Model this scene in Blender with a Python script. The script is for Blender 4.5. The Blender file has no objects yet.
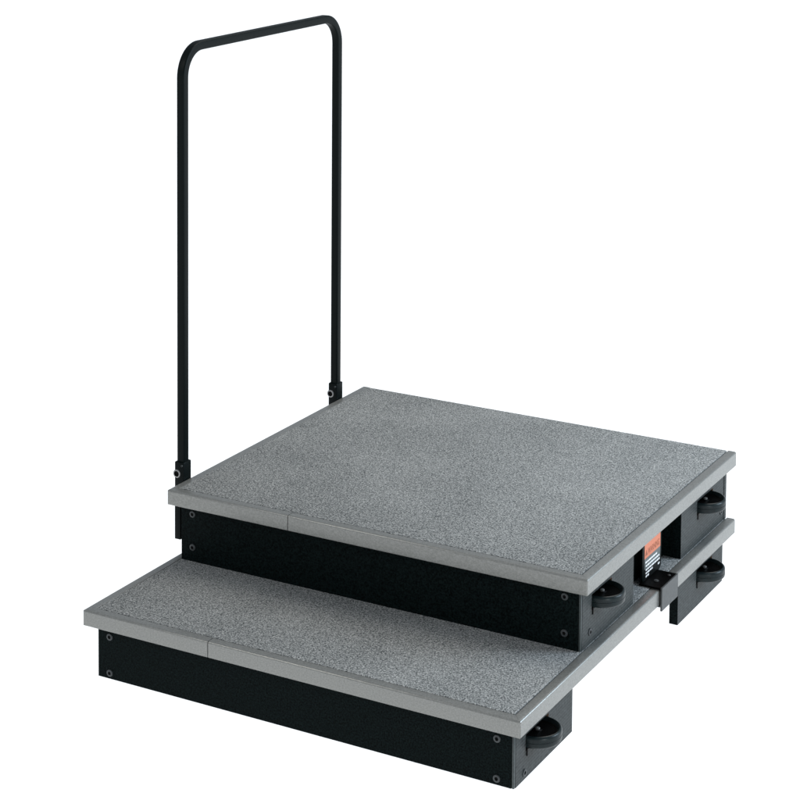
import bpy, bmesh, math, random
from mathutils import Vector, Matrix

random.seed(4)
S = bpy.context.scene
COL = S.collection

# ------------------------------------------------------------------ camera
# a view camera held almost level, its lens shifted down (verticals stay upright)
YAW, PITCH, ROLL = -0.5065, -0.0726, 0.0064
F_PX, PX, PY = 2045.22, 387.58, -87.36
cam_data = bpy.data.cameras.new('camera')
cam = bpy.data.objects.new('camera', cam_data)
COL.objects.link(cam)
fw = Vector((math.sin(YAW) * math.cos(PITCH), math.cos(YAW) * math.cos(PITCH), math.sin(PITCH)))
rt = fw.cross(Vector((0, 0, 1))).normalized()
up = rt.cross(fw)
c_, s_ = math.cos(ROLL), math.sin(ROLL)
r2, u2 = c_ * rt + s_ * up, -s_ * rt + c_ * up
M = Matrix((r2, u2, -fw)).transposed().to_4x4()
M.translation = Vector((2.3225, -3.0153, 1.7320))
cam.matrix_world = M
cam_data.sensor_width = 36
cam_data.lens = F_PX / 800 * 36
cam_data.shift_x = (400 - PX) / 800
cam_data.shift_y = -(400 - PY) / 800
cam_data.clip_start = 0.05
cam_data.clip_end = 500
S.camera = cam
S.render.resolution_x = S.render.resolution_y = 1024

# ------------------------------------------------------------------ studio light
def N(nt, t, **kw):
    n = nt.nodes.new(t)
    for k, v in kw.items():
        if k in n.inputs.keys():
            n.inputs[k].default_value = v
        else:
            setattr(n, k, v)
    return n

W_ = bpy.data.worlds.new("World")
S.world = W_
W_.use_nodes = True
nt = W_.node_tree
bg = nt.nodes['Background']
tc = N(nt, 'ShaderNodeTexCoord')
sx = N(nt, 'ShaderNodeSeparateXYZ')
nt.links.new(tc.outputs['Generated'], sx.inputs[0])
ramp = N(nt, 'ShaderNodeValToRGB')           # made-up brightness below shines through the floor, soft studio above
mp = N(nt, 'ShaderNodeMapRange')
mp.inputs['From Min'].default_value = -1
mp.inputs['From Max'].default_value = 1
nt.links.new(sx.outputs['Z'], mp.inputs['Value'])
nt.links.new(mp.outputs[0], ramp.inputs[0])
el = ramp.color_ramp.elements
el[0].position = 0.0;  el[0].color = (.93, .965, 1, 1)
el[1].position = 0.485; el[1].color = (.93, .965, 1, 1)
e = ramp.color_ramp.elements.new(0.53); e.color = (.225, .25, .28, 1)
e = ramp.color_ramp.elements.new(1.0);  e.color = (.225, .25, .28, 1)
nt.links.new(ramp.outputs['Color'], bg.inputs['Color'])
bg.inputs['Strength'].default_value = 1.5

def area(name, loc, target, size, power, col=(1, 1, 1), size_y=None):
    d = bpy.data.lights.new(name, 'AREA')
    d.shape = 'SQUARE'
    d.size = size
    if size_y:
        d.shape = 'RECTANGLE'
        d.size_y = size_y
    d.energy = power
    d.color = col
    o = bpy.data.objects.new(name, d)
    COL.objects.link(o)
    o.location = loc
    o.rotation_euler = (Vector(target) - Vector(loc)).to_track_quat('-Z', 'Y').to_euler()
    return o

area('overhead_softbox', (1.1, 2.0, 3.7), (0.45, 0.5, 0.2), 2.4, 84, (1, .96, .90))
area('front_fill_softbox', (-1.6, -2.6, 3.4), (0.45, 0.4, 0.1), 1.6, 36, (1, .975, .93))
area('side_softbox', (4.0, 2.3, 1.9), (0.8, 0.6, 0.2), 1.6, 140, (.70, .85, 1))
area('added_rail_strip', (3.6, -1.6, 0.50), (0, 0.5, 0.6), .40, 22, (.95, .98, 1), 0.8)  # added unseen lamp, put in to glint on the rail's corner

S.view_settings.view_transform = 'Standard'
S.view_settings.look = 'None'
S.view_settings.exposure = 0
S.view_settings.gamma = 1
S.cycles.max_bounces = 8

# ------------------------------------------------------------------ materials
def mat(name, col, rough=.5, metal=0., spec=.5, bump=None, mottle=None, coat=0.):
    m = bpy.data.materials.new(name)
    m.use_nodes = True
    t = m.node_tree
    b = t.nodes['Principled BSDF']
    b.inputs['Base Color'].default_value = (*col, 1)
    b.inputs['Roughness'].default_value = rough
    b.inputs['Metallic'].default_value = metal
    b.inputs['Specular IOR Level'].default_value = spec
    tcn = N(t, 'ShaderNodeTexCoord')
    if mottle:
        sc, amt = mottle[0], mottle[1]
        stretch = mottle[2] if len(mottle) > 2 else (1, 1, 1)
        mpn = N(t, 'ShaderNodeMapping')
        mpn.inputs['Scale'].default_value = stretch
        t.links.new(tcn.outputs['Object'], mpn.inputs[0])
        n = N(t, 'ShaderNodeTexNoise', Scale=sc, Detail=3.0)
        t.links.new(mpn.outputs[0], n.inputs['Vector'])
        r = N(t, 'ShaderNodeMapRange')
        r.inputs['From Min'].default_value = .3
        r.inputs['From Max'].default_value = .7
        r.inputs['To Min'].default_value = 1 - amt
        r.inputs['To Max'].default_value = 1 + amt
        t.links.new(n.outputs['Fac'], r.inputs['Value'])
        mul = N(t, 'ShaderNodeVectorMath', operation='SCALE')
        mul.inputs[0].default_value = col
        t.links.new(r.outputs[0], mul.inputs['Scale'])
        t.links.new(mul.outputs[0], b.inputs['Base Color'])
    if bump:
        n = N(t, 'ShaderNodeTexNoise', Scale=bump[0], Detail=2.0)
        t.links.new(tcn.outputs['Object'], n.inputs['Vector'])
        bn = N(t, 'ShaderNodeBump', Strength=bump[1], Distance=bump[2])
        t.links.new(n.outputs['Fac'], bn.inputs['Height'])
        t.links.new(bn.outputs[0], b.inputs['Normal'])
    return m

def carpet_material():
    m = bpy.data.materials.new('grey_heather_carpet')
    m.use_nodes = True
    t = m.node_tree
    b = t.nodes['Principled BSDF']
    b.inputs['Roughness'].default_value = .95
    b.inputs['Specular IOR Level'].default_value = .1
    tcn = N(t, 'ShaderNodeTexCoord')
    n1 = N(t, 'ShaderNodeTexNoise', Scale=340.0, Detail=2.0, Roughness=.6)
    n2 = N(t, 'ShaderNodeTexNoise', Scale=700.0, Detail=1.0)
    n3 = N(t, 'ShaderNodeTexNoise', Scale=5.0, Detail=3.0)
    flat = N(t, 'ShaderNodeMapping')          # same speckle on both decks, whatever their height
    flat.inputs['Scale'].default_value = (1, 1, 0)
    flat.inputs['Location'].default_value = (0, 0, .3713)
    t.links.new(tcn.outputs['Object'], flat.inputs[0])
    for n in (n1, n2, n3):
        t.links.new(flat.outputs[0], n.inputs['Vector'])
    add = N(t, 'ShaderNodeMath', operation='MULTIPLY_ADD')
    add.inputs[1].default_value = .45
    t.links.new(n2.outputs['Fac'], add.inputs[0])
    t.links.new(n1.outputs['Fac'], add.inputs[2])
    add2 = N(t, 'ShaderNodeMath', operation='MULTIPLY_ADD')
    add2.inputs[1].default_value = .12
    t.links.new(n3.outputs['Fac'], add2.inputs[0])
    t.links.new(add.outputs[0], add2.inputs[2])
    cr = N(t, 'ShaderNodeValToRGB')
    e = cr.color_ramp.elements
    e[0].position = .55; e[0].color = (.020, .023, .024, 1)
    e[1].position = 1.0; e[1].color = (.50, .505, .49, 1)
    for ps, cl in ((.66, (.090, .096, .096)), (.73, (.178, .186, .185)), (.82, (.246, .252, .247)), (.90, (.315, .320, .312))):
        k = cr.color_ramp.elements.new(ps); k.color = (*cl, 1)
    t.links.new(add2.outputs[0], cr.inputs[0])
    t.links.new(cr.outputs[0], b.inputs['Base Color'])
    bn = N(t, 'ShaderNodeBump', Strength=.6, Distance=.0015)
    t.links.new(add.outputs[0], bn.inputs['Height'])
    t.links.new(bn.outputs[0], b.inputs['Normal'])
    return m

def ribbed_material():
    """facing with fine slanted ribs, side sheen put into its grey, on the end panels"""
    m = mat('ribbed_side_lit_facing', (.060, .066, .066), .6, 0, .3)
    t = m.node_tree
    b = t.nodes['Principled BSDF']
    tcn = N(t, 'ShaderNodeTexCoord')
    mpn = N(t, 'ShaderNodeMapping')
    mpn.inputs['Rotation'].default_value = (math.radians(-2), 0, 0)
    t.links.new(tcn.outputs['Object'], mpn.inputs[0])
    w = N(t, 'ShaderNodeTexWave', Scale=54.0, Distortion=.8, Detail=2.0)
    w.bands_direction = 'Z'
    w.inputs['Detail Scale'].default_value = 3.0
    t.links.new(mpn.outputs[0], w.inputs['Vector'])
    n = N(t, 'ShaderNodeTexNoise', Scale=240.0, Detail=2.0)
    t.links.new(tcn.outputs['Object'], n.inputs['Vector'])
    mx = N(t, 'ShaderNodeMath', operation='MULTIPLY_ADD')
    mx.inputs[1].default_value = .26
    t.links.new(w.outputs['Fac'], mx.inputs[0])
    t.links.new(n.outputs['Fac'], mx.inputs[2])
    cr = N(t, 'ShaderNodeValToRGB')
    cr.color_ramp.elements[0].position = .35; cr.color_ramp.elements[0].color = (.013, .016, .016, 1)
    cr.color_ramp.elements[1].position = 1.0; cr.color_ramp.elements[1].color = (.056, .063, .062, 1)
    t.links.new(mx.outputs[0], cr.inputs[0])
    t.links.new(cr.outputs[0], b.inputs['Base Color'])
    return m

CARPET = carpet_material()
RIBBED = ribbed_material()
TRIM = mat('satin_aluminium_trim', (.238, .239, .226), .31, .50, .4, bump=(600, .10, .0004), mottle=(310, .17, (1, 1, 1.5)))
PANEL = mat('black_laminate_panel', (.0034, .0062, .0062), .5, 0, .03, bump=(420, .35, .0006), mottle=(340, .9))
POWDER = mat('black_powder_coat', (.0010, .0034, .0034), .42, 0, .09, bump=(900, .06, .0003))
BOARD = mat('black_stained_plywood', (.012, .012, .012), .8, 0, .1, mottle=(40, .3))
CORNER = mat('smooth_charcoal_plastic', (.050, .060, .060), .45, 0, .3, mottle=(200, .15))
LITSTEEL = mat('sheen_lit_black_steel', (.055, .059, .059), .45, 0, .35, bump=(600, .08, .0003), mottle=(140, .2))  # latch's black steel again, side sheen put into a lighter colour
RUBBER = mat('black_rubber_tread', (.007, .013, .014), .33, 0, .22, bump=(400, .1, .0004), mottle=(120, .25))
HUBM = mat('black_moulded_plastic', (.0018, .0018, .0018), .5, 0, .04, mottle=(60, .2))
STEEL = mat('bright_zinc_steel', (.62, .62, .60), .3, .9, .5, mottle=(300, .1))
BOLTM = mat('dull_zinc_bolt', (.30, .30, .295), .4, .7, .4, mottle=(300, .2))
DARKSTEEL = mat('black_oxide_steel', (.055, .06, .062), .45, .4, .35, mottle=(300, .15))
SOCKET = mat('dark_socket', (.004, .004, .004), .7, 0, .1, mottle=(200, .2))
RAWWOOD = mat('raw_plywood_cut', (.20, .13, .085), .8, 0, .2, mottle=(90, .35, (1, 1, 4)))
ORANGE = mat('orange_vinyl', (.60, .19, .105), .45, 0, .3, mottle=(200, .05))
LABELBLACK = mat('grey_black_vinyl', (.006, .007, .007), .35, 0, .15, mottle=(150, .1))
LABELGREY = mat('sheen_on_black_vinyl', (.095, .112, .11), .35, 0, .35, mottle=(150, .1))  # reflection on the black vinyl, painted as a grey band
WHITEINK = mat('white_ink', (.85, .85, .84), .5, 0, .3, mottle=(200, .03))
BROWNINK = mat('brown_ink', (.27, .085, .04), .5, 0, .3, mottle=(200, .1))

# added translucent white floor, lit through from below to hide shadows
GLOWFLOOR = bpy.data.materials.new('backlit_white_floor')
GLOWFLOOR.use_nodes = True
t = GLOWFLOOR.node_tree
t.nodes.remove(t.nodes['Principled BSDF'])
tr = N(t, 'ShaderNodeBsdfTranslucent')
tr.inputs['Color'].default_value = (.96, .96, .96, 1)
df = N(t, 'ShaderNodeBsdfDiffuse')
df.inputs['Color'].default_value = (.9, .9, .9, 1)
nz = N(t, 'ShaderNodeTexNoise', Scale=3.0)
mr = N(t, 'ShaderNodeMapRange')
mr.inputs['To Min'].default_value = .22
mr.inputs['To Max'].default_value = .26
t.links.new(nz.outputs['Fac'], mr.inputs['Value'])
mxs = N(t, 'ShaderNodeMixShader')
t.links.new(mr.outputs[0], mxs.inputs[0])
t.links.new(tr.outputs[0], mxs.inputs[1])
t.links.new(df.outputs[0], mxs.inputs[2])
t.links.new(mxs.outputs[0], t.nodes['Material Output'].inputs['Surface'])

# ------------------------------------------------------------------ mesh helpers
def link(name, bm, mats, parent=None, label=None, smooth=False):
    bmesh.ops.recalc_face_normals(bm, faces=bm.faces[:])
    me = bpy.data.meshes.new(name)
    bm.to_mesh(me)
    bm.free()
    if not isinstance(mats, (list, tuple)):
        mats = [mats]
    for m in mats:
        me.materials.append(m)
    if smooth:
        for p in me.polygons:
            p.use_smooth = True
        me.set_sharp_from_angle(angle=math.radians(35))
    o = bpy.data.objects.new(name, me)
    COL.objects.link(o)
    if parent:
        o.parent = parent
    if label:
        o['label'] = label
    return o

def box(bm, x0, x1, y0, y1, z0, z1, bev=0., seg=2, mi=0):
    vs = [bm.verts.new((x, y, z)) for x in (x0, x1) for y in (y0, y1) for z in (z0, z1)]
    idx = [(0, 1, 3, 2), (4, 6, 7, 5), (0, 4, 5, 1), (2, 3, 7, 6), (0, 2, 6, 4), (1, 5, 7, 3)]
    fs = [bm.faces.new([vs[i] for i in q]) for q in idx]
    for f in fs:
        f.material_index = mi
    if bev:
        es = list({e for f in fs for e in f.edges})
        bmesh.ops.bevel(bm, geom=es, offset=bev, segments=seg, affect='EDGES', profile=.5)
    return fs

def lathe(bm, prof, center, axis='z', n=48, mi=0, close=True):
    """prof: list of (r, h) from axis to axis"""
    cx, cy, cz = center
    rings = []
    for r, h in prof:
        if r < 1e-6:
            rings.append([r, h])
            continue
        ring = []
        for k in range(n):
            a = 2 * math.pi * k / n
            u, v = r * math.cos(a), r * math.sin(a)
            if axis == 'z': q = (cx + u, cy + v, cz + h)
            elif axis == 'x': q = (cx + h, cy + u, cz + v)
            else: q = (cx + u, cy + h, cz + v)
            ring.append(bm.verts.new(q))
        rings.append(ring)
    def pole(h):
        if axis == 'z': return bm.verts.new((cx, cy, cz + h))
        if axis == 'x': return bm.verts.new((cx + h, cy, cz))
        return bm.verts.new((cx, cy + h, cz))
    rr = []
    for q in rings:
        if isinstance(q[0], float) or isinstance(q[0], int):
            rr.append([pole(q[1])])
        else:
            rr.append(q)
    for A, B in zip(rr, rr[1:]):
        for k in range(n):
            k2 = (k + 1) % n
            if len(A) == 1 and len(B) == 1:
                continue
            if len(A) == 1: f = bm.faces.new((A[0], B[k], B[k2]))
            elif len(B) == 1: f = bm.faces.new((A[k], A[k2], B[0]))
            else: f = bm.faces.new((A[k], A[k2], B[k2], B[k]))
            f.material_index = mi

def screw(parent, center, axis, name='screw', r=.0070, bright=False):
    """flat washer-head screw with a hexagonal socket; axis '-y' or '+x' faces outwards"""
    sgn = -1 if axis == '-y' else 1
    ax = axis[1]
    bm = bmesh.new()
    sr = .66 if bright else .46
    prof = [(0, -.001), (r, -.001), (r, .0008), (r * .92, .0019), (r * (sr + .04), .0024), (r * sr, .0021)]
    lathe(bm, [(a, h * sgn) for a, h in prof], center, ax, 28, 0)
    lathe(bm, [(a, h * sgn) for a, h in [(r * sr, .0021), (r * (sr - .02), .0006), (0, .0006)]], center, ax, 28 if bright else 6, 1)
    o = link(name, bm, [BOLTM if bright else DARKSTEEL, HUBM if bright else SOCKET], parent, smooth=True)
    return o

# ------------------------------------------------------------------ setting
bm = bmesh.new()
vs = [bm.verts.new(q) for q in ((-60, -60, 0), (60, -60, 0), (60, 60, 0), (-60, 60, 0))]
bm.faces.new(vs)
fl = link('floor', bm, GLOWFLOOR)
fl['kind'] = 'structure'
fl.location.z = -0.001

# ------------------------------------------------------------------ podium
W = 0.9142
D = 1.0656
Y0 = 0.2756               # the upper tier starts this far behind the front edge
ZL, ZU = 0.1326, 0.2786   # carpet heights
T = 0.0302                # trim height
B = 0.0203                # how far the skirts stand back from the trim
SEAM = 0.2840             # joint in the front trim

pod = bpy.data.objects.new('podium', None)
COL.objects.link(pod)
pod.location = (0, 0, 0)
pod['label'] = 'two step grey carpeted podium with black skirts and tall black loop handrail'
pod['category'] = 'podium'

TW = 0.0185               # width of the trim's top lip
def trim_profile(zt):
    """(inward offset, z) round the section"""
    r = .0040
    P = [(.003, zt - T), (0.0006, zt - T), (0, zt - T + .0008)]
    for k in range(6):
        a = math.radians(180 - 90 * k / 5)
        P.append((r + r * math.cos(a), zt - r + r * math.sin(a)))
    P += [(TW - .001, zt), (TW, zt - .001), (TW, zt - .004), (.003, zt - .004)]
    return P

def trim_piece(parent, zt, a, b, inward, mitre_a, mitre_b, label=None):
    """a->b along the outer edge; inward: unit vector; mitred or square ends"""
    a, b, iv = Vector((*a, 0)), Vector((*b, 0)), Vector((*inward, 0))
    d = (b - a).normalized()
    bm = bmesh.new()
    P = trim_profile(zt)
    ch = .0008
    n = len(P)
    def end(p, sg, mitre):
        f = lambda o, dd, z: bm.verts.new(p + iv * o + d * (sg * dd) + Vector((0, 0, z)))
        if not mitre:
            r = [f(o, 0, z) for o, z in P]
            return r, r
        r = [f(o, max(o, 2 * ch - o), z) for o, z in P]
        c = [(f(ch, ch, z) if o < ch else r[k]) for k, (o, z) in enumerate(P)]
        return r, c
    A, CA = end(a, 1, mitre_a)
    Bv, CB = end(b, -1, mitre_b)
    for k in range(n):
        k2 = (k + 1) % n
        bm.faces.new((A[k], A[k2], Bv[k2], Bv[k]))
        for U, V in ((A, CA), (Bv, CB)):
            q = []
            for v in (U[k], U[k2], V[k2], V[k]):
                if v not in q: q.append(v)
            if len(q) >= 3: bm.faces.new(q)
    bm.faces.new(CA)
    bm.faces.new(CB[::-1])
    return link('edge_trim', bm, TRIM, parent, label, smooth=True)

def end_panel(xi, xo, y0, y1, z0, z1, slot=None, rounded=True):
    """upright board in the y-z plane, optionally with a slot right through it for a wheel"""
    bm = bmesh.new()
    ys, zs = [y0, y1], [z0, z1]
    if slot:
        ys = [y0, slot[0], slot[1], y1]
        zs = [z0, slot[2], slot[3], z1]
    g = {}
    for xk, x in enumerate((xi, xo)):
        for i, y in enumerate(ys):
            for j, z in enumerate(zs):
                g[xk, i, j] = bm.verts.new((x, y, z))
    ni, nj = len(ys) - 1, len(zs) - 1
    hole = (1, 1) if slot else None
    for xk in (0, 1):
        for i in range(ni):
            for j in range(nj):
                if (i, j) == hole: continue
                bm.faces.new((g[xk, i, j], g[xk, i + 1, j], g[xk, i + 1, j + 1], g[xk, i, j + 1])).material_index = 0
    edge = []
    for i in range(ni):
        edge.append(bm.faces.new((g[0, i, 0], g[0, i + 1, 0], g[1, i + 1, 0], g[1, i, 0])))
        edge.append(bm.faces.new((g[0, i, nj], g[0, i + 1, nj], g[1, i + 1, nj], g[1, i, nj])))
    for j in range(nj):
        edge.append(bm.faces.new((g[0, 0, j], g[0, 0, j + 1], g[1, 0, j + 1], g[1, 0, j])))
        edge.append(bm.faces.new((g[0, ni, j], g[0, ni, j + 1], g[1, ni, j + 1], g[1, ni, j])))
    for f in edge: f.material_index = 1
    if slot:
        for a, b in (((1, 1), (2, 1)), ((2, 1), (2, 2)), ((2, 2), (1, 2)), ((1, 2), (1, 1))):
            f = bm.faces.new((g[0, a[0], a[1]], g[0, b[0], b[1]], g[1, b[0], b[1]], g[1, a[0], a[1]]))
            f.material_index = 2
    if rounded:
        es = [g2 for g2 in bm.edges if all(abs(v.co.x - xo) < 1e-6 and abs(v.co.y - y0) < 1e-6 for v in g2.verts)]
        bmesh.ops.bevel(bm, geom=es, offset=.0045, segments=3, affect='EDGES', profile=.5, material=0)
    return bm

RW = 0.0445    # wheel radius
def wheel(parent, cy, cz):
    """small wheel lying flat, half of it standing out through a slot in the end panel"""
    cx = W - B - .0015
    h = .0108
    bm = bmesh.new()
    R = RW
    prof = [(R * .80, -h), (R - .0045, -h), (R - .0022, -h + .0007), (R - .0007, -h + .0024), (R, -h + .0050),
            (R, -.0011), (R - .0006, -.0006), (R - .0006, .0006), (R, .0011),
            (R, h - .0050), (R - .0007, h - .0024), (R - .0022, h - .0007), (R - .0040, h), (R * .89, h - .0006), (R * .86, h - .003), (R * .80, h - .006)]
    prof.append(prof[0])
    lathe(bm, prof, (cx, cy, cz), 'z', 72)
    w = link('wheel', bm, RUBBER, parent, smooth=True)
    bm = bmesh.new()
    prof = [(0, -h + .002), (R * .795, -h + .002), (R * .795, h - .0062), (.010, h - .0062), (.0085, h - .0045), (0, h - .0045)]
    lathe(bm, prof, (cx, cy, cz), 'z', 48)
    link('hub', bm, HUBM, w, smooth=True)
    bm = bmesh.new()
    prof = [(0, h - .001), (.0045, h - .001), (.0045, h + .0015), (.003, h + .0026), (0, h + .0028)]
    lathe(bm, prof, (cx + .003, cy - .003, cz - .003), 'z', 20)
    link('axle_bolt', bm, STEEL, w, smooth=True)
    return w

def tier(y0, zt, z0, wheel_front, wheel_rear, front_end, rear_start, upper):
    which = 'upper' if upper else 'lower'
    yb = D
    # deck: board under a layer of carpet that lies between the trim lips
    bm = bmesh.new()
    g = TW + .0012
    box(bm, .0032, W - .0032, y0 + .0032, yb - .0032, zt - T + .001, zt - .0105, mi=1)
    fs = box(bm, TW + .0002, W - TW - .0016, y0 + TW + .0002, yb - .0015, zt - .0100, zt + .0006, bev=.0018, seg=2, mi=0)
    dk = link('deck', bm, [CARPET, BOARD], pod, which + ' carpeted deck', smooth=True)
    # edge trim: two front lengths, both sides, back strip
    hs = .0008
    trim_piece(dk, zt, (0, y0), (SEAM - hs, y0), (0, 1), True, False)
    trim_piece(dk, zt, (SEAM + hs, y0), (W, y0), (0, 1), False, True)
    trim_piece(dk, zt, (W, y0 + .0004), (W, yb), (-1, 0), True, False)
    trim_piece(dk, zt, (0, yb), (0, y0 + .0004), (1, 0), False, True)
    bm = bmesh.new()
    box(bm, .022, W - .022, yb - .0012, yb - .0002, zt - T, zt - .002)
    link('edge_trim', bm, TRIM, dk)
    # front skirt
    zc = zt - T + .0006
    bm = bmesh.new()
    box(bm, B, W - B - .0050, y0 + B, y0 + B + .018, z0, zc, bev=.0012)
    sk = link('skirt', bm, PANEL, pod, which + ' black front skirt')
    for sxp in (.0478, .8615):
        for dz in ((.0295, .0975) if upper else (.0118, .0820)):
            screw(sk, (sxp, y0 + B, z0 + dz), '-y')
    # rear skirt
    bm = bmesh.new()
    box(bm, B + .019, W - B - .0185, yb - .034, yb - .016, z0, zc, bev=.001)
    link('skirt', bm, PANEL, pod, which + ' black rear skirt')
    # right end panels with wheels, plain ones on the left
    xo, xi = W - B, W - B - .018
    zw = zt - .0705
    for (a, b, cyw) in ((y0 + B + .0062, front_end, wheel_front), (rear_start, yb - .018, wheel_rear)):
        slot = (cyw - .0470, cyw + .0465, zw - .0145, min(zw + .0150, zc - .002))
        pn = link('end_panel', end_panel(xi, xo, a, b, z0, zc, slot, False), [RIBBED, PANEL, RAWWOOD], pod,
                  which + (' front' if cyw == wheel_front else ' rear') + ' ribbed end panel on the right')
        yscr = a + .034 if cyw == wheel_front else b - .016
        screw(pn, (xo, yscr, z0 + (.0235 if upper else .0125)), '+x', r=.0068)
        wheel(pod, cyw, zw)
        # little steel axle plate below the wheel, just inside the slot
        bm = bmesh.new()
        box(bm, xo - .004, xo + .0016, cyw - .0445, cyw - .0412, zw - .0235, zw - .0100, bev=.0005)
        link('axle_bracket', bm, HUBM, pn)
        bm = end_panel(B, B + .018, a, b, z0, zc, None, False)
        link('end_panel', bm, [PANEL, PANEL], pod, which + ' plain end panel on the left')
    bm = bmesh.new()      # smooth corner strip where skirt and end panel meet
    box(bm, W - B - .0048, W - B - .0002, y0 + B + .0005, y0 + B + .0062, z0, zc, bev=.0014)
    link('corner_strip', bm, CORNER, pod, smooth=True)
    if upper:   # added black boards stand in for the shade inside the upper tier
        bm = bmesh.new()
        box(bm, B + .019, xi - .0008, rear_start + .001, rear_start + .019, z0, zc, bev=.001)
        link('shade_board', bm, PANEL, pod)
        bm = bmesh.new()
        box(bm, .838, .856, front_end - .03, rear_start - .0005, z0, zc, bev=.001)
        link('inner_shade_board', bm, PANEL, pod)  # second added board, blackens the opening behind the latch
    return dk

tier(0.0, ZL, 0.0, .1130, .9370, .2621, .7860, False)
tier(Y0, ZU, ZL + .0002, .3915, .9350, .5450, .7975, True)

# a narrow strip of the upper rear skirt shows past the end panel
bm = bmesh.new()
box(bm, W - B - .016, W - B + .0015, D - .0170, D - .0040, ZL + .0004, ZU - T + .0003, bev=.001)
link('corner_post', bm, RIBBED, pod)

# ------------------------------------------------------------------ handrail
PR = .0182               # square tube
XC, YF, YR, ZT = -.0118, .3480, .9605, 1.1690
def rail_path():
    R0 = .060
    zc, top = ZT - PR / 2, ZT - PR / 2
    pts = [(YF, ZL + .030), (YF, ZL + .3), (YF, ZL + .6)]
    for k in range(0, 15):
        a = math.radians(180 - 90 * k / 14)
        pts.append((YF + R0 + R0 * math.cos(a), top - R0 + R0 * math.sin(a)))
    for k in range(0, 15):
        a = math.radians(90 - 90 * k / 14)
        pts.append((YR - R0 + R0 * math.cos(a), top - R0 + R0 * math.sin(a)))
    pts += [(YR, ZL + .6), (YR, ZL + .3), (YR, ZL + .030)]
    return pts

bm = bmesh.new()
pts = rail_path()
sec = []
hh, rr = PR / 2, .0032
for (sxn, syn, a0) in ((1, 1, 0), (-1, 1, 90), (-1, -1, 180), (1, -1, 270)):
    for k in range(5):
        a = math.radians(a0 + 90 * k / 4)
        sec.append((sxn * (hh - rr) + rr * math.cos(a), syn * (hh - rr) + rr * math.sin(a)))
rings = []
for i, (y, z) in enumerate(pts):
    p0, p1 = pts[max(i - 1, 0)], pts[min(i + 1, len(pts) - 1)]
    ty, tz = p1[0] - p0[0], p1[1] - p0[1]
    L = math.hypot(ty, tz)
    ny, nz = -tz / L, ty / L
    rings.append([bm.verts.new((XC + u, y + ny * v, z + nz * v)) for u, v in sec])
n = len(sec)
for A, Bv in zip(rings, rings[1:]):
    for k in range(n):
        bm.faces.new((A[k], A[(k + 1) % n], Bv[(k + 1) % n], Bv[k]))
bm.faces.new(rings[0][::-1])
bm.faces.new(rings[-1])
rail = link('handrail', bm, POWDER, pod, smooth=True)

for yc in (YF, YR):
    bm = bmesh.new()      # sleeve gripping the tube, standing just outside the deck edge
    ztop = .3145
    box(bm, -.0238, -.0006, yc - .0128, yc + .0138, ZU - .045, ztop, bev=.0022)
    # strap below it, bolted to the end panel
    box(bm, -.0238, -.0095, yc - .0126, yc + .0119, .1530, ZU - .044, bev=.0012)
    box(bm, -.0100, B - .0003, yc - .0080, yc + .0080, .2000, .2240)
    br = link('bracket', bm, POWDER, rail, smooth=True)
    screw(rail, (-.0175, yc - .0128, .2900), '-y', 'bolt', r=.0088, bright=True)
    screw(rail, (-.0050, yc - .0128, .3080), '-y', 'rivet', r=.0022)

# ------------------------------------------------------------------ latch between the tiers
LY0, LY1 = .6290, .7155
PXo = .8755               # outer face of the upright plate
bm = bmesh.new()
def poly_prism(bm, pts2, f0, f1, mi=0):
    a = [bm.verts.new(f0(*q)) for q in pts2]
    b = [bm.verts.new(f1(*q)) for q in pts2]
    bm.faces.new(a[::-1]).material_index = mi
    bm.faces.new(b).material_index = mi
    for k in range(len(a)):
        k2 = (k + 1) % len(a)
        bm.faces.new((a[k], a[k2], b[k2], b[k])).material_index = mi
def rounded(y0, y1, z0, z1, r, corners):
    out = []
    for (cy, cz, a0, key) in ((y0 + r, z0 + r, 180, 'bl'), (y1 - r, z0 + r, 270, 'br'), (y1 - r, z1 - r, 0, 'tr'), (y0 + r, z1 - r, 90, 'tl')):
        if key in corners:
            for k in range(7):
                a = math.radians(a0 + 90 * k / 6)
                out.append((cy + r * math.cos(a), cz + r * math.sin(a)))
        else:
            out.append({'bl': (y0, z0), 'br': (y1, z0), 'tr': (y1, z1), 'tl': (y0, z1)}[key])
    return out
poly_prism(bm, rounded(.6370, .7360, ZL + .0010, ZU - T - .001, .012, ('bl', 'br')),
           lambda y, z: (PXo - .0035, y, z), lambda y, z: (PXo, y, z))
la = link('latch', bm, POWDER, pod, 'black bent steel latch hooked over the lower edge')
bm = bmesh.new()
tabz = ZL + .0048
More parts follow.
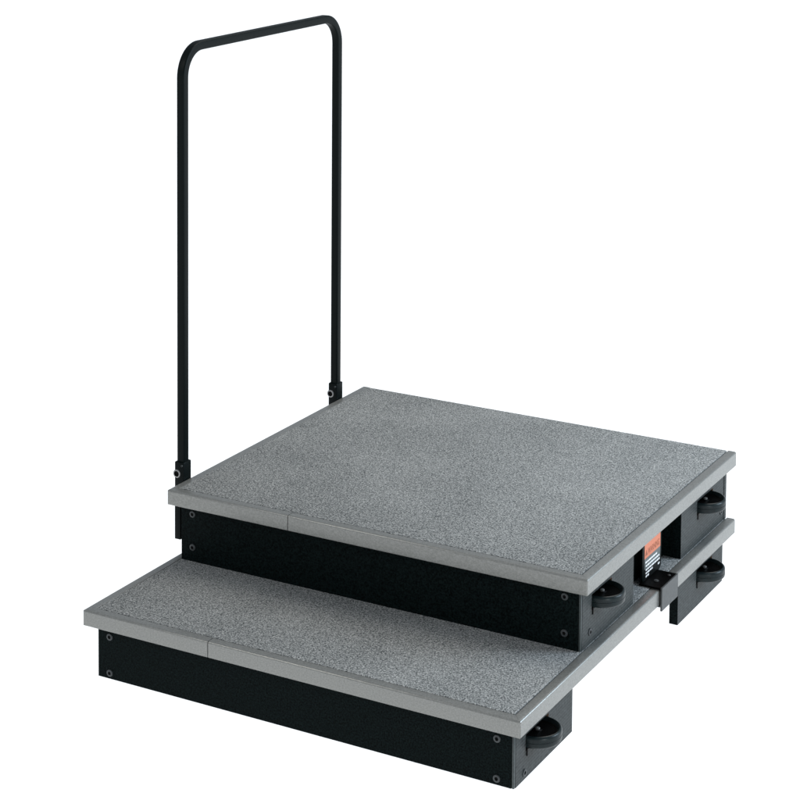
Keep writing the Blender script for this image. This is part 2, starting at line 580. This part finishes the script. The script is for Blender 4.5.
# arm over the lower trim, outer lip and the return hook under it
box(bm, PXo - .0036, W + .0026, LY0 + .0005, LY1 - .0005, tabz - .0034, tabz, bev=.0006)
link('arm', bm, HUBM, la)  # same steel as the hook, its unlit top put into a darker colour
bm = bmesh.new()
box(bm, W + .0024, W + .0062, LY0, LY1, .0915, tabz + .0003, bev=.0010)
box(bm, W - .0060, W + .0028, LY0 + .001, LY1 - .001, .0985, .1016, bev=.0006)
lip = link('hook', bm, LITSTEEL, la)
bm = bmesh.new()
lathe(bm, [(0, 0), (.0050, 0), (.0050, .0012), (.0030, .0024), (0, .0026)], (.8960, .6600, tabz), 'z', 20)
link('rivet', bm, DARKSTEEL, la, smooth=True)
bm = bmesh.new()
lathe(bm, [(0, 0), (.0030, 0), (.0030, .0010), (.0016, .0020), (0, .0022)], (.9080, .6980, tabz), 'z', 20)
link('rivet', bm, DARKSTEEL, la, smooth=True)

# warning sticker on the plate
bm = bmesh.new()
box(bm, PXo - .0002, PXo + .0003, .6460, .7305, .1365, .2120, mi=0)
box(bm, PXo, PXo + .0005, .6465, .7300, .1805, .2118, mi=1)
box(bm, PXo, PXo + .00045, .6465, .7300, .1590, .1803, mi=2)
stick = bm
# headline
cu = bpy.data.curves.new('headline', 'FONT')
cu.body = 'WARNING'
cu.size = .0175
cu.extrude = .0001
tmp = bpy.data.objects.new('headline_curve', cu)
COL.objects.link(tmp)
bpy.context.view_layer.update()
me = bpy.data.meshes.new_from_object(tmp.evaluated_get(bpy.context.evaluated_depsgraph_get()))
bpy.data.objects.remove(tmp)
xs = [v.co.x for v in me.vertices]
wd = max(xs) - min(xs)
mx0 = min(xs)
for v in me.vertices:
    x, y, z = v.co
    v.co = (PXo + .0006 + z, .6640 + (x - mx0) / wd * .0600, .1860 + y)
n0 = len(stick.faces)
stick.from_mesh(me)
bpy.data.meshes.remove(me)
stick.faces.ensure_lookup_table()
for f in stick.faces[n0:]:
    f.material_index = 3
poly_prism(stick, [(.6500, .1860), (.6620, .1860), (.6560, .1975)], lambda y, z: (PXo + .0005, y, z), lambda y, z: (PXo + .0007, y, z), 3)
# the small lines, too small to read: rows of word-long strokes
bm = stick
rng = random.Random(7)
for (z, y0r, y1r) in ((.1722, .6515, .7150), (.1645, .6535, .7250), (.1568, .6535, .7270), (.1500, .6535, .6900), (.1435, .6535, .6720)):
    y = y0r
    while y < y1r - .003:
        wv = min(rng.uniform(.006, .014), y1r - y)
        box(bm, PXo + .0002, PXo + .0007, y, y + wv, z - .0017, z + .0017, mi=4)
        y += wv + .0016
box(bm, PXo + .0002, PXo + .0006, .7180, .7270, .1460, .1495, mi=4)
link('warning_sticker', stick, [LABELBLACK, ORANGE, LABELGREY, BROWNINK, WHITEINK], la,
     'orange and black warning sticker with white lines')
